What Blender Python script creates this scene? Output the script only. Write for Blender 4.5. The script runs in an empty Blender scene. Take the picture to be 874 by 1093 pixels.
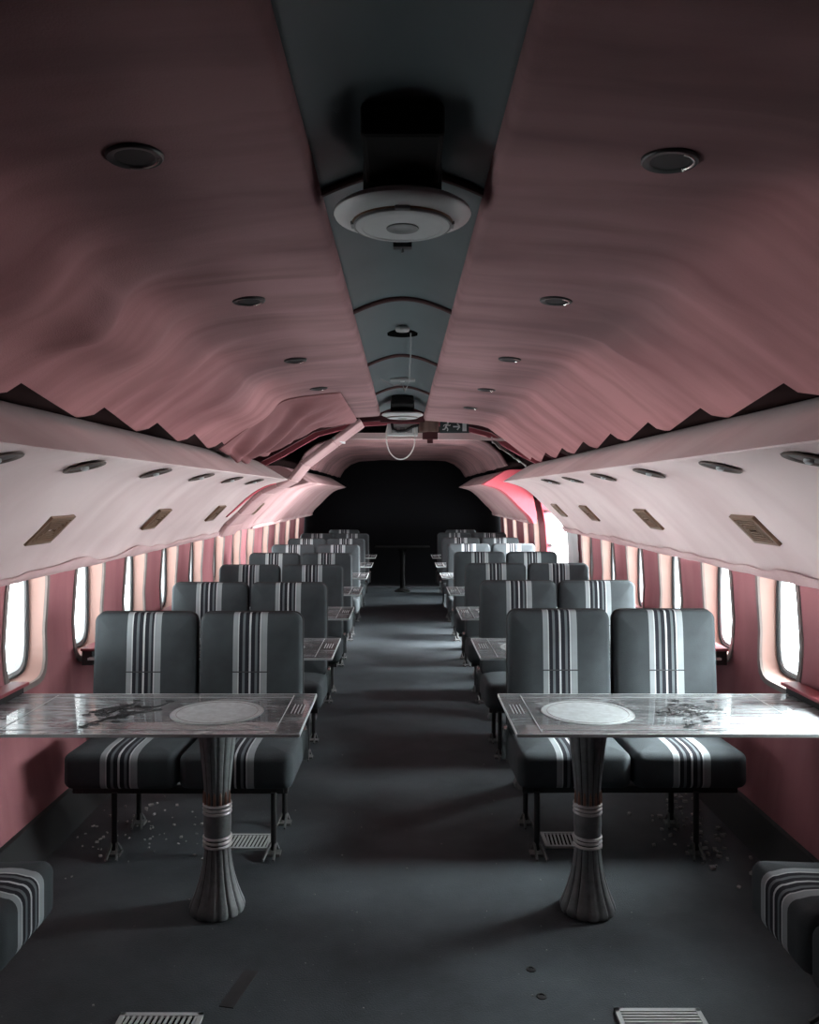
import bpy, bmesh, math, random
from mathutils import Vector, Matrix, noise

random.seed(7)
S = bpy.context.scene
COL = S.collection
PI = math.pi

# ------------------------------------------------------------------ camera
F, W_, H_ = 870.0, 874.0, 1093.0
CZ = 1.515
cam = bpy.data.cameras.new('camera')
camo = bpy.data.objects.new('camera', cam)
COL.objects.link(camo)
camo.location = (0, 0, CZ)
camo.rotation_euler = (PI/2, 0, 0)
cam.sensor_fit = 'VERTICAL'
cam.sensor_height = 36.0
cam.lens = F*36.0/H_
cam.shift_x = (437-429.5)/H_
cam.shift_y = -(546.5-528)/H_
cam.clip_start = 0.02
S.camera = camo

# ------------------------------------------------------------------ world, exposure
wd = bpy.data.worlds.new('overcast_world')
S.world = wd
wd.use_nodes = True
bg = wd.node_tree.nodes['Background']
# overcast day, pale ground; side lobes added to light the cabin, not the reveals
wn_ = wd.node_tree


def wmath(op, a, b=None):
    n = wn_.nodes.new('ShaderNodeMath')
    n.operation = op
    for i, v in enumerate((a, b)):
        if v is None:
            continue
        if isinstance(v, (int, float)):
            n.inputs[i].default_value = v
        else:
            wn_.links.new(v, n.inputs[i])
    return n.outputs[0]


W_BASE, W_SKY, W_GROUND, W_POW = 4.0, 10.0, 70.0, 3.0
W_FILL, W_FILLDIR, W_FILLPOW = 300.0, Vector((.85, .0, .53)).normalized(), 14.0  # invented bright lobe in the sky, added to brighten the aisle by the exit
wtc = wn_.nodes.new('ShaderNodeTexCoord')
wsx = wn_.nodes.new('ShaderNodeSeparateXYZ')
wn_.links.new(wtc.outputs['Generated'], wsx.inputs[0])
lobe = wmath('POWER', wmath('ABSOLUTE', wsx.outputs['X']), W_POW)
low = wn_.nodes.new('ShaderNodeMapRange')
low.inputs['From Min'].default_value = 0.08
low.inputs['From Max'].default_value = -0.12
low.inputs['To Min'].default_value = W_SKY
low.inputs['To Max'].default_value = W_GROUND
wn_.links.new(wsx.outputs['Z'], low.inputs['Value'])
wdt = wn_.nodes.new('ShaderNodeVectorMath')
wdt.operation = 'DOT_PRODUCT'
wn_.links.new(wtc.outputs['Generated'], wdt.inputs[0])
wdt.inputs[1].default_value = W_FILLDIR
fill_lobe = wmath('MULTIPLY', wmath('POWER', wmath('MAXIMUM', wdt.outputs['Value'], 0.0), W_FILLPOW), W_FILL)
wn_.links.new(wmath('ADD', wmath('ADD', wmath('MULTIPLY', lobe, low.outputs['Result']), W_BASE), fill_lobe), bg.inputs['Strength'])
bg.inputs['Color'].default_value = (0.95, 0.98, 1.0, 1)
S.view_settings.view_transform = 'Standard'
S.view_settings.look = 'None'
S.view_settings.exposure = 0.0
S.view_settings.gamma = 1.0
S.view_settings.use_curve_mapping = False
S.cycles.max_bounces = 10
S.cycles.diffuse_bounces = 6
S.cycles.glossy_bounces = 4
S.cycles.transparent_max_bounces = 16
S.cycles.caustics_reflective = False
S.cycles.caustics_refractive = False
S.cycles.use_denoising = True

# ------------------------------------------------------------------ layout tables
WIN_L = [1.88, 2.6, 3.32, 4.02, 4.74, 5.46, 6.2, 6.98, 7.74, 8.46, 9.42, 10.3, 11.25, 12.3]
WIN_R = [2.6, 3.32, 4.0, 4.74, 5.48, 6.22, 6.95, 9.6, 10.45, 11.5, 12.55]
WY = 0.185          # half width of a window opening at the wall
WZ0, WHZ = 0.965, 0.27
DOOR = (7.9, 9.08)
YB, YE = -1.5, 13.4
ZW0, ZW1 = 0.14, 1.46


def wx(z):
    pts = [(0.0, 1.52), (0.14, 1.55), (0.5, 1.605), (0.9, 1.625), (1.2, 1.605), (1.46, 1.55)]
    for (a, xa), (b, xb) in zip(pts, pts[1:]):
        if z <= b:
            t = (z-a)/(b-a)
            return xa+(xb-xa)*t
    return pts[-1][1]


def portal(x, y, z, sy, sz, side):
    l = bpy.data.lights.new('daylight_portal', 'AREA')
    l.shape = 'RECTANGLE'
    l.size, l.size_y = sz, sy
    l.cycles.is_portal = True
    o = bpy.data.objects.new('daylight_portal', l)
    COL.objects.link(o)
    o.location = (x, y, z)
    o.rotation_euler = (0, PI/2 if side < 0 else -PI/2, 0)
    # area lights shine along local -Z: turn that towards the cabin
    o.rotation_euler = (0, -PI/2, 0) if side < 0 else (0, PI/2, 0)
    return o


for a in WIN_L:
    portal(-1.76, a+WY, WZ0, 2*WY+.04, 2*WHZ+.04, -1)
for a in WIN_R:
    portal(1.76, a+WY, WZ0, 2*WY+.04, 2*WHZ+.04, 1)
portal(1.80, sum(DOOR)/2, 0.80, DOOR[1]-DOOR[0]+.04, 1.36, 1)


# ------------------------------------------------------------------ materials
def new_mat(name):
    m = bpy.data.materials.new(name)
    m.use_nodes = True
    nt = m.node_tree
    b = nt.nodes['Principled BSDF']
    return m, nt, b


def N(nt, t, **kw):
    n = nt.nodes.new(t)
    for k, v in kw.items():
        setattr(n, k, v)
    return n


def simple(name, col, rough=0.6, metal=0.0, nscale=0, namt=0.25, bump=0.0, bscale=200, spec=0.5):
    m, nt, b = new_mat(name)
    b.inputs['Roughness'].default_value = rough
    b.inputs['Metallic'].default_value = metal
    b.inputs['Specular IOR Level'].default_value = spec
    b.inputs['Base Color'].default_value = (*col, 1)
    tc = N(nt, 'ShaderNodeTexCoord')
    if nscale:
        nz = N(nt, 'ShaderNodeTexNoise')
        nz.inputs['Scale'].default_value = nscale
        nz.inputs['Detail'].default_value = 5
        nt.links.new(tc.outputs['Object'], nz.inputs['Vector'])
        mx = N(nt, 'ShaderNodeMix', data_type='RGBA')
        mx.inputs['A'].default_value = (*[c*(1-namt) for c in col], 1)
        mx.inputs['B'].default_value = (*[min(1, c*(1+namt)) for c in col], 1)
        nt.links.new(nz.outputs['Fac'], mx.inputs['Factor'])
        nt.links.new(mx.outputs['Result'], b.inputs['Base Color'])
    if bump:
        n2 = N(nt, 'ShaderNodeTexNoise')
        n2.inputs['Scale'].default_value = bscale
        nt.links.new(tc.outputs['Object'], n2.inputs['Vector'])
        bp = N(nt, 'ShaderNodeBump')
        bp.inputs['Strength'].default_value = bump
        bp.inputs['Distance'].default_value = 0.01
        nt.links.new(n2.outputs['Fac'], bp.inputs['Height'])
        nt.links.new(bp.outputs['Normal'], b.inputs['Normal'])
    return m


def lining(name, base, dirt, streak=0.55, rough=0.9, yscale=9, bump=0.25, side=None):
    """old velour lining: streaks brushed across the cabin, blotches of dirt"""
    m, nt, b = new_mat(name)
    b.inputs['Roughness'].default_value = rough
    b.inputs['Specular IOR Level'].default_value = 0.15
    tc = N(nt, 'ShaderNodeTexCoord')
    mp = N(nt, 'ShaderNodeMapping')
    mp.inputs['Scale'].default_value = (1.1, yscale, 1.1)
    nt.links.new(tc.outputs['Object'], mp.inputs['Vector'])
    n1 = N(nt, 'ShaderNodeTexNoise')
    n1.inputs['Scale'].default_value = 1.0
    n1.inputs['Detail'].default_value = 5
    n1.inputs['Roughness'].default_value = 0.5
    n1.inputs['Distortion'].default_value = 0.4
    nt.links.new(mp.outputs['Vector'], n1.inputs['Vector'])
    n2 = N(nt, 'ShaderNodeTexNoise')
    n2.inputs['Scale'].default_value = 1.3
    n2.inputs['Detail'].default_value = 4
    nt.links.new(tc.outputs['Object'], n2.inputs['Vector'])
    ad = N(nt, 'ShaderNodeMath', operation='MULTIPLY')
    nt.links.new(n1.outputs['Fac'], ad.inputs[0])
    nt.links.new(n2.outputs['Fac'], ad.inputs[1])
    rp = N(nt, 'ShaderNodeMapRange')
    rp.inputs['From Min'].default_value = 0.14
    rp.inputs['From Max'].default_value = 0.34
    rp.inputs['To Min'].default_value = 1.0 if streak >= 1 else streak+0.35
    rp.inputs['To Max'].default_value = 0.0
    nt.links.new(ad.outputs[0], rp.inputs['Value'])
    mx = N(nt, 'ShaderNodeMix', data_type='RGBA')
    mx.inputs['A'].default_value = (*base, 1)
    mx.inputs['B'].default_value = (*dirt, 1)
    nt.links.new(rp.outputs['Result'], mx.inputs['Factor'])
    if side:
        sp = N(nt, 'ShaderNodeSeparateXYZ')
        nt.links.new(tc.outputs['Object'], sp.inputs[0])
        ab = N(nt, 'ShaderNodeMath', operation='ABSOLUTE')
        nt.links.new(sp.outputs['X'], ab.inputs[0])
        wob = N(nt, 'ShaderNodeMath', operation='MULTIPLY_ADD')
        nt.links.new(n2.outputs['Fac'], wob.inputs[0])
        wob.inputs[1].default_value = 0.5
        nt.links.new(ab.outputs[0], wob.inputs[2])
        sr = N(nt, 'ShaderNodeMapRange', interpolation_type='SMOOTHSTEP')
        sr.inputs['From Min'].default_value = 0.78
        sr.inputs['From Max'].default_value = 1.08
        nt.links.new(wob.outputs[0], sr.inputs['Value'])
        for nm, cc in (('A', side[0]), ('B', side[1])):
            m2 = N(nt, 'ShaderNodeMix', data_type='RGBA')
            m2.inputs['A'].default_value = (*(base if nm == 'A' else dirt), 1)
            m2.inputs['B'].default_value = (*cc, 1)
            nt.links.new(sr.outputs['Result'], m2.inputs['Factor'])
            nt.links.new(m2.outputs['Result'], mx.inputs[nm])
    nt.links.new(mx.outputs['Result'], b.inputs['Base Color'])
    n3 = N(nt, 'ShaderNodeTexNoise')
    n3.inputs['Scale'].default_value = 260
    nt.links.new(tc.outputs['Object'], n3.inputs['Vector'])
    bp = N(nt, 'ShaderNodeBump')
    bp.inputs['Strength'].default_value = bump
    bp.inputs['Distance'].default_value = 0.004
    nt.links.new(n3.outputs['Fac'], bp.inputs['Height'])
    nt.links.new(bp.outputs['Normal'], b.inputs['Normal'])
    return m


def striped(name, ground=(0.048, 0.058, 0.063)):
    """dark woven upholstery with a band of pale stripes up the middle (local x)"""
    m, nt, b = new_mat(name)
    b.inputs['Roughness'].default_value = 0.85
    b.inputs['Specular IOR Level'].default_value = 0.2
    tc = N(nt, 'ShaderNodeTexCoord')
    sx = N(nt, 'ShaderNodeSeparateXYZ')
    nt.links.new(tc.outputs['Object'], sx.inputs[0])
    mr = N(nt, 'ShaderNodeMapRange')
    mr.inputs['From Min'].default_value = -0.1
    mr.inputs['From Max'].default_value = 0.1
    nt.links.new(sx.outputs['X'], mr.inputs['Value'])
    cr = N(nt, 'ShaderNodeValToRGB')
    cr.color_ramp.interpolation = 'CONSTANT'
    d, g, l, w = ground, (0.13, 0.15, 0.16), (0.29, 0.325, 0.335), (0.50, 0.54, 0.55)
    k = (0.018, 0.02, 0.026)
    seq = [(-.1, d), (-.0775, l), (-.056, w), (-.050, k), (-.034, g), (-.022, k), (-.004, w), (.004, k),
           (.022, g), (.034, k), (.044, w), (.050, l), (.0775, d)]
    els = cr.color_ramp.elements
    while len(els) < len(seq):
        els.new(0.5)
    for e, (x, c) in zip(els, seq):
        e.position = min(1, max(0, (x+.1)/.2))
    for e, (x, c) in zip(els, seq):
        e.color = (*c, 1)
    nt.links.new(mr.outputs['Result'], cr.inputs['Fac'])
    nz = N(nt, 'ShaderNodeTexNoise')
    nz.inputs['Scale'].default_value = 9
    nz.inputs['Detail'].default_value = 6
    nt.links.new(tc.outputs['Object'], nz.inputs['Vector'])
    mrv = N(nt, 'ShaderNodeMapRange')
    mrv.inputs['To Min'].default_value = 0.65
    mrv.inputs['To Max'].default_value = 1.35
    nt.links.new(nz.outputs['Fac'], mrv.inputs['Value'])
    mx = N(nt, 'ShaderNodeMix', data_type='RGBA', blend_type='MULTIPLY')
    mx.inputs['Factor'].default_value = 1
    nt.links.new(cr.outputs['Color'], mx.inputs['A'])
    nt.links.new(mrv.outputs['Result'], mx.inputs['B'])
    nt.links.new(mx.outputs['Result'], b.inputs['Base Color'])
    n3 = N(nt, 'ShaderNodeTexNoise')
    n3.inputs['Scale'].default_value = 420
    nt.links.new(tc.outputs['Object'], n3.inputs['Vector'])
    bp = N(nt, 'ShaderNodeBump')
    bp.inputs['Strength'].default_value = 0.35
    bp.inputs['Distance'].default_value = 0.004
    nt.links.new(n3.outputs['Fac'], bp.inputs['Height'])
    nt.links.new(bp.outputs['Normal'], b.inputs['Normal'])
    return m


def pane_mat():
    m, nt, b = new_mat('window_glass')
    nt.nodes.remove(b)
    out = nt.nodes['Material Output']
    t = N(nt, 'ShaderNodeBsdfTransparent')
    t.inputs['Color'].default_value = (0.96, 0.98, 0.98, 1)
    g = N(nt, 'ShaderNodeBsdfGlossy')
    g.inputs['Roughness'].default_value = 0.05
    mx = N(nt, 'ShaderNodeMixShader')
    mx.inputs[0].default_value = 0.04
    nt.links.new(t.outputs[0], mx.inputs[1])
    nt.links.new(g.outputs[0], mx.inputs[2])
    nt.links.new(mx.outputs[0], out.inputs['Surface'])
    return m


def table_glass():
    """clear sheet with a worn pale print: cloudy, streaky film over transparent glass"""
    m, nt, b = new_mat('printed_glass')
    nt.nodes.remove(b)
    out = nt.nodes['Material Output']
    tc = N(nt, 'ShaderNodeTexCoord')
    t = N(nt, 'ShaderNodeBsdfTransparent')
    t.inputs['Color'].default_value = (0.86, 0.89, 0.90, 1)
    g = N(nt, 'ShaderNodeBsdfGlossy')
    g.inputs['Roughness'].default_value = 0.03
    fr = N(nt, 'ShaderNodeFresnel')
    fr.inputs['IOR'].default_value = 1.5
    m1 = N(nt, 'ShaderNodeMixShader')
    nt.links.new(fr.outputs[0], m1.inputs[0])
    nt.links.new(t.outputs[0], m1.inputs[1])
    nt.links.new(g.outputs[0], m1.inputs[2])
    d = N(nt, 'ShaderNodeBsdfDiffuse')
    d.inputs['Color'].default_value = (0.62, 0.68, 0.70, 1)
    mp = N(nt, 'ShaderNodeMapping')
    mp.inputs['Scale'].default_value = (2.2, 9, 1)
    nt.links.new(tc.outputs['Object'], mp.inputs['Vector'])
    nz = N(nt, 'ShaderNodeTexNoise')
    nz.inputs['Scale'].default_value = 2.0
    nz.inputs['Detail'].default_value = 8
    nz.inputs['Roughness'].default_value = 0.7
    nz.inputs['Distortion'].default_value = 1.2
    nt.links.new(mp.outputs['Vector'], nz.inputs['Vector'])
    mr = N(nt, 'ShaderNodeMapRange')
    mr.inputs['From Min'].default_value = 0.38
    mr.inputs['From Max'].default_value = 0.72
    mr.inputs['To Min'].default_value = 0.12
    mr.inputs['To Max'].default_value = 0.62
    nt.links.new(nz.outputs['Fac'], mr.inputs['Value'])
    sx = N(nt, 'ShaderNodeSeparateXYZ')
    nt.links.new(tc.outputs['Object'], sx.inputs[0])
    ab = N(nt, 'ShaderNodeMath', operation='ABSOLUTE')
    nt.links.new(sx.outputs['X'], ab.inputs[0])
    om = N(nt, 'ShaderNodeMapRange')
    om.inputs['From Min'].default_value = 0.30
    om.inputs['From Max'].default_value = 0.55
    om.inputs['To Min'].default_value = 0.7
    om.inputs['To Max'].default_value = 1.25
    nt.links.new(ab.outputs[0], om.inputs['Value'])
    fm = N(nt, 'ShaderNodeMath', operation='MULTIPLY', use_clamp=True)
    nt.links.new(mr.outputs['Result'], fm.inputs[0])
    nt.links.new(om.outputs['Result'], fm.inputs[1])
    m2 = N(nt, 'ShaderNodeMixShader')
    nt.links.new(fm.outputs[0], m2.inputs[0])
    nt.links.new(m1.outputs[0], m2.inputs[1])
    nt.links.new(d.outputs[0], m2.inputs[2])
    nt.links.new(m2.outputs[0], out.inputs['Surface'])
    return m


def floor_mat():
    m, nt, b = new_mat('worn_carpet')
    b.inputs['Roughness'].default_value = 0.62
    b.inputs['Specular IOR Level'].default_value = 0.35
    tc = N(nt, 'ShaderNodeTexCoord')
    n1 = N(nt, 'ShaderNodeTexNoise')
    n1.inputs['Scale'].default_value = 2.2
    n1.inputs['Detail'].default_value = 8
    n1.inputs['Roughness'].default_value = 0.65
    nt.links.new(tc.outputs['Object'], n1.inputs['Vector'])
    cr = N(nt, 'ShaderNodeValToRGB')
    e = cr.color_ramp.elements
    e[0].position, e[0].color = 0.30, (0.024, 0.030, 0.034, 1)
    e[1].position, e[1].color = 0.72, (0.064, 0.078, 0.087, 1)
    nt.links.new(n1.outputs['Fac'], cr.inputs['Fac'])
    v = N(nt, 'ShaderNodeTexVoronoi')
    v.inputs['Scale'].default_value = 17
    nt.links.new(tc.outputs['Object'], v.inputs['Vector'])
    sp = N(nt, 'ShaderNodeMapRange')
    sp.inputs['From Min'].default_value = 0.03
    sp.inputs['From Max'].default_value = 0.055
    sp.inputs['To Min'].default_value = 0.55
    sp.inputs['To Max'].default_value = 0.0
    nt.links.new(v.outputs['Distance'], sp.inputs['Value'])
    mx = N(nt, 'ShaderNodeMix', data_type='RGBA')
    mx.inputs['B'].default_value = (0.2, 0.215, 0.22, 1)
    nt.links.new(sp.outputs['Result'], mx.inputs['Factor'])
    nt.links.new(cr.outputs['Color'], mx.inputs['A'])
    nt.links.new(mx.outputs['Result'], b.inputs['Base Color'])
    n3 = N(nt, 'ShaderNodeTexNoise')
    n3.inputs['Scale'].default_value = 190
    n3.inputs['Detail'].default_value = 3
    nt.links.new(tc.outputs['Object'], n3.inputs['Vector'])
    bp = N(nt, 'ShaderNodeBump')
    bp.inputs['Strength'].default_value = 0.4
    bp.inputs['Distance'].default_value = 0.006
    nt.links.new(n3.outputs['Fac'], bp.inputs['Height'])
    nt.links.new(bp.outputs['Normal'], b.inputs['Normal'])
    return m


M = {
    'ceil': lining('ceiling_velour', (0.35, 0.205, 0.212), (0.17, 0.098, 0.102), .45, yscale=6, side=((0.44, 0.215, 0.22), (0.26, 0.115, 0.12))),
    'slope': lining('sidewall_velour', (0.34, 0.165, 0.17), (0.22, 0.10, 0.105), 0.35, yscale=4),
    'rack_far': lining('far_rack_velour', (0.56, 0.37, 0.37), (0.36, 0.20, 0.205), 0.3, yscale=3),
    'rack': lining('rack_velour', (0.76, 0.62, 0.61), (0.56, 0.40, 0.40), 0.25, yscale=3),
    'wall': lining('wall_velour', (0.42, 0.185, 0.20), (0.26, 0.10, 0.115), 0.4, yscale=5),
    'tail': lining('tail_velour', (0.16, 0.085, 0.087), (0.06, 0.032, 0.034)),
    'red': simple('red_paint', (0.62, 0.10, 0.13), 0.55, nscale=6, namt=.2),
    'red_dark': simple('dark_red_paint', (0.055, 0.007, 0.011), 0.6, nscale=5, namt=.3),
    'salmon': simple('reveal_paint', (0.46, 0.29, 0.25), 0.7, nscale=7, namt=.08),
    'rim': simple('window_rim', (0.20, 0.17, 0.16), 0.5, nscale=20),
    'rim2': simple('light_bezel', (0.10, 0.07, 0.06), 0.6),
    'railred': simple('rail_red', (0.28, 0.06, 0.075), 0.5, nscale=8),
    'val': lining('valance_velour_shaded', (0.68, 0.50, 0.50), (0.44, 0.26, 0.265), 0.35, yscale=3),  # separate hem cloth; its pinker, darker tone is partly painted-in shade
    'wframe': simple('glass_frame', (0.34, 0.38, 0.39), 0.5, nscale=20, namt=.1),
    'rubber': simple('black_rubber', (0.012, 0.012, 0.013), 0.6),
    'pane': pane_mat(),
    'floor': floor_mat(),
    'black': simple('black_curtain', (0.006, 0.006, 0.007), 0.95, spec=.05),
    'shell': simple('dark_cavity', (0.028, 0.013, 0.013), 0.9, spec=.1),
    'skirt': simple('black_skirting', (0.014, 0.015, 0.016), 0.7, nscale=8),
    'arch': simple('ceiling_panel', (0.085, 0.108, 0.115), 0.42, nscale=3, namt=.35, spec=.5),
    'rib': simple('ceiling_rib', (0.075, 0.030, 0.030), 0.6),
    'duct': simple('black_duct', (0.006, 0.006, 0.006), 0.8, spec=.1),
    'plast': simple('pale_plastic', (0.50, 0.52, 0.52), 0.45, nscale=8, namt=.12),
    'plast2': simple('grey_plastic', (0.22, 0.23, 0.23), 0.5),
    'chrome': simple('worn_chrome', (0.62, 0.62, 0.60), 0.25, 1.0),
    'brass': simple('aged_brass', (0.24, 0.15, 0.10), 0.45, 0.4, nscale=30),
    'seat': striped('striped_upholstery'),
    'shellback': simple('seat_back_fabric', (0.12, 0.135, 0.145), 0.7, nscale=12, bump=.2),
    'pipe': simple('piping', (0.028, 0.03, 0.032), 0.7),
    'blackm': simple('black_metal', (0.012, 0.012, 0.013), 0.45),
    'foot': simple('dusty_steel', (0.13, 0.135, 0.135), 0.55, .3, nscale=60, namt=.4),
    'glass': table_glass(),
    'gedge': simple('glass_edge', (0.55, 0.62, 0.62), 0.3),
    'column': simple('dark_bronze', (0.20, 0.215, 0.22), 0.42, 0.25, nscale=40, namt=.35, bump=.15, bscale=60),
    'groove': simple('column_groove', (0.012, 0.012, 0.012), 0.7),
    'ring': simple('column_ring', (0.60, 0.60, 0.59), 0.35, 0.4, nscale=30),
    'copper': simple('copper_wear', (0.34, 0.20, 0.15), 0.45, 0.4, nscale=30),
    'stone': simple('speckled_plate', (0.47, 0.53, 0.54), 0.7, nscale=45, namt=.35),
    'line': simple('pale_print', (0.50, 0.53, 0.54), 0.7),
    'ink': simple('dark_print', (0.03, 0.032, 0.035), 0.7),
    'grille': simple('grille_metal', (0.52, 0.55, 0.55), 0.4, 0.3, nscale=30, namt=.15),
    'hole': simple('grille_void', (0.004, 0.004, 0.004), 0.9, spec=0),
    'sign': simple('sign_face', (0.022, 0.040, 0.042), 0.5),
    'signw': simple('sign_pictogram', (0.62, 0.68, 0.68), 0.5),
    'cable': simple('white_cable', (0.70, 0.68, 0.66), 0.5),
    'brown': simple('brown_cloth', (0.16, 0.10, 0.085), 0.85, nscale=15),
    'palew': simple('pale_panel', (0.46, 0.47, 0.47), 0.6, nscale=6, namt=.25),
    'debris': simple('debris', (0.30, 0.30, 0.29), 0.8, nscale=30, namt=.5),
    'tape': simple('tape', (0.030, 0.031, 0.033), 0.5, nscale=25, namt=.4),
}


# ------------------------------------------------------------------ mesh builder
class MB:
    def __init__(s):
        s.v, s.f = [], []

    def add(s, vs, fs):
        o = len(s.v)
        s.v += [tuple(p) for p in vs]
        s.f += [[i+o for i in f] for f in fs]
        return s

    def box(s, c, size, rot=None):
        hx, hy, hz = [d/2 for d in size]
        R = rot if rot is not None else Matrix.Identity(3)
        c = Vector(c)
        vs = [c+R @ Vector((x*hx, y*hy, z*hz)) for x in (-1, 1) for y in (-1, 1) for z in (-1, 1)]
        return s.add(vs, [(0, 1, 3, 2), (4, 6, 7, 5), (0, 4, 5, 1), (2, 3, 7, 6), (0, 2, 6, 4), (1, 5, 7, 3)])

    def bar(s, p, q, w, h):
        p, q = Vector(p), Vector(q)
        d = (q-p)
        R = d.to_track_quat('X', 'Z').to_matrix()
        return s.box((p+q)/2, (d.length, w, h), R)

    def tube(s, pts, r, n=10, closed=False, caps=True):
        pts = [Vector(p) for p in pts]
        rs = r if isinstance(r, (list, tuple)) else [r]*len(pts)
        vs, fs = [], []
        up = None
        m = len(pts)
        for i, p in enumerate(pts):
            a = pts[i-1] if (i > 0 or closed) else p
            b = pts[(i+1) % m] if (i < m-1 or closed) else p
            d = (b-a).normalized()
            if up is None:
                up = Vector((0, 0, 1)) if abs(d.z) < .9 else Vector((1, 0, 0))
            u = d.cross(up)
            if u.length < 1e-6:
                u = d.orthogonal()
            u.normalize()
            w = u.cross(d).normalized()
            up = w
            for k in range(n):
                t = 2*PI*k/n
                vs.append(p+(u*math.cos(t)+w*math.sin(t))*rs[i])
        lim = m if closed else m-1
        for i in range(lim):
            for k in range(n):
                a, b = i*n+k, i*n+(k+1) % n
                c, d = ((i+1) % m)*n+(k+1) % n, ((i+1) % m)*n+k
                fs.append((a, b, c, d))
        if caps and not closed:
            fs.append(list(range(n))[::-1])
            fs.append([(m-1)*n+k for k in range(n)])
        return s.add(vs, fs)

    def lathe(s, prof, n=32, c=(0, 0, 0), flute=None, cap=True):
        vs, fs = [], []
        for (r, z) in prof:
            for k in range(n):
                t = 2*PI*k/n
                rr = r
                if flute:
                    rr = r*(1-flute(z)*(0.5+0.5*math.cos(flute.count*t)) ** 6) if hasattr(flute, 'count') else r
                vs.append((c[0]+rr*math.cos(t), c[1]+rr*math.sin(t), c[2]+z))
        m = len(prof)
        for i in range(m-1):
            for k in range(n):
                fs.append((i*n+k, i*n+(k+1) % n, (i+1)*n+(k+1) % n, (i+1)*n+k))
        if cap:
            fs.append(list(range(n))[::-1])
            fs.append([(m-1)*n+k for k in range(n)])
        return s.add(vs, fs)

    def pillow(s, hw, hh, t, rc, e, to, nc=6, ne=5, puff=0.0):
        """rounded slab: outline hw x hh, thickness t, corner radius rc, edge radius e; to(u,v,d)->xyz"""
        def outline(i):
            a, b, r = hw-i, hh-i, max(rc-i, .004)
            pts = []
            for (sx, sy, t0) in ((1, 1, 0), (-1, 1, PI/2), (-1, -1, PI), (1, -1, 1.5*PI)):
                for k in range(nc+1):
                    q = t0+k*PI/2/nc
                    pts.append((sx*(a-r)+r*math.cos(q), sy*(b-r)+r*math.sin(q)))
            return pts
        loops = []
        for k in range(ne+1):
            th = PI/2*k/ne
            loops.append((e-e*math.sin(th), e-e*math.cos(th)))
        for k in range(ne+1):
            th = PI/2*(1-k/ne)
            loops.append((e-e*math.sin(th), t-(e-e*math.cos(th))))
        vs, fs = [], []
        if puff:
            loops = [(e+min(hw, hh)*.35, -puff), (e+min(hw, hh)*.16, -puff*.72), (e+min(hw, hh)*.05, -puff*.25)]+loops
        n = 4*(nc+1)
        for (i, d) in loops:
            for (u, v) in outline(i):
                vs.append(to(u, v, d))
        for j in range(len(loops)-1):
            for k in range(n):
                fs.append((j*n+k, j*n+(k+1) % n, (j+1)*n+(k+1) % n, (j+1)*n+k))
        fs.append(list(range(n)))
        fs.append([(len(loops)-1)*n+k for k in range(n)][::-1])
        return s.add(vs, fs)

    def build(s, name, mat, parent=None, loc=(0, 0, 0), rot=(0, 0, 0), smooth=40, bevel=0, solid=0, mat2=None, mat2fn=None):
        me = bpy.data.meshes.new(name)
        bm = bmesh.new()
        bv = [bm.verts.new(p) for p in s.v]
        for f in s.f:
            try:
                bm.faces.new([bv[i] for i in f])
            except ValueError:
                pass
        bmesh.ops.remove_doubles(bm, verts=bm.verts, dist=1e-5)
        bmesh.ops.recalc_face_normals(bm, faces=bm.faces)
        if smooth:
            lim = math.radians(smooth)
            for f in bm.faces:
                f.smooth = True
            for ed in bm.edges:
                if len(ed.link_faces) == 2 and ed.calc_face_angle(0) > lim:
                    ed.smooth = False
        bm.to_mesh(me)
        bm.free()
        me.materials.append(mat)
        if mat2:
            me.materials.append(mat2)
            for p in me.polygons:
                if mat2fn(p):
                    p.material_index = 1
        o = bpy.data.objects.new(name, me)
        COL.objects.link(o)
        o.location = loc
        o.rotation_euler = rot
        if parent:
            o.parent = parent
        if bevel:
            b = o.modifiers.new('bevel', 'BEVEL')
            b.width = bevel
            b.segments = 2
            b.limit_method = 'ANGLE'
        if solid:
            b = o.modifiers.new('thickness', 'SOLIDIFY')
            b.thickness = solid
            b.offset = 0
        return o


def tag(o, label=None, cat=None, group=None, kind=None):
    if label:
        o['label'] = label
    if cat:
        o['category'] = cat
    if group:
        o['group'] = group
    if kind:
        o['kind'] = kind
    return o


def empty(name, loc=(0, 0, 0), rz=0):
    o = bpy.data.objects.new(name, None)
    COL.objects.link(o)
    o.empty_display_size = .1
    o.location = loc
    o.rotation_euler = (0, 0, rz)
    return o


KIDS = {}


def kids(o):
    return [c for c in bpy.data.objects if c.parent == o]


def copy_tree(o, parent=None):
    ks = kids(o)
    c = o.copy()
    COL.objects.link(c)
    c.parent = parent
    for ch in ks:
        copy_tree(ch, c)
    return c


ORD = ['first', 'second', 'third', 'fourth', 'fifth', 'sixth', 'seventh', 'eighth', 'ninth', 'tenth', 'eleventh',
       'twelfth', 'thirteenth', 'fourteenth']


def fbm(x, y, z=0.0):
    return noise.fractal(Vector((x, y, z)), 1.0, 2.0, 3)


def grid(mb, us, vs, fn):
    pts = [fn(u, v) for u in us for v in vs]
    n = len(vs)
    fs = [(i*n+j, i*n+j+1, (i+1)*n+j+1, (i+1)*n+j) for i in range(len(us)-1) for j in range(n-1)]
    mb.add(pts, fs)


def lin(a, b, n):
    return [a+(b-a)*i/n for i in range(n+1)]


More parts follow.
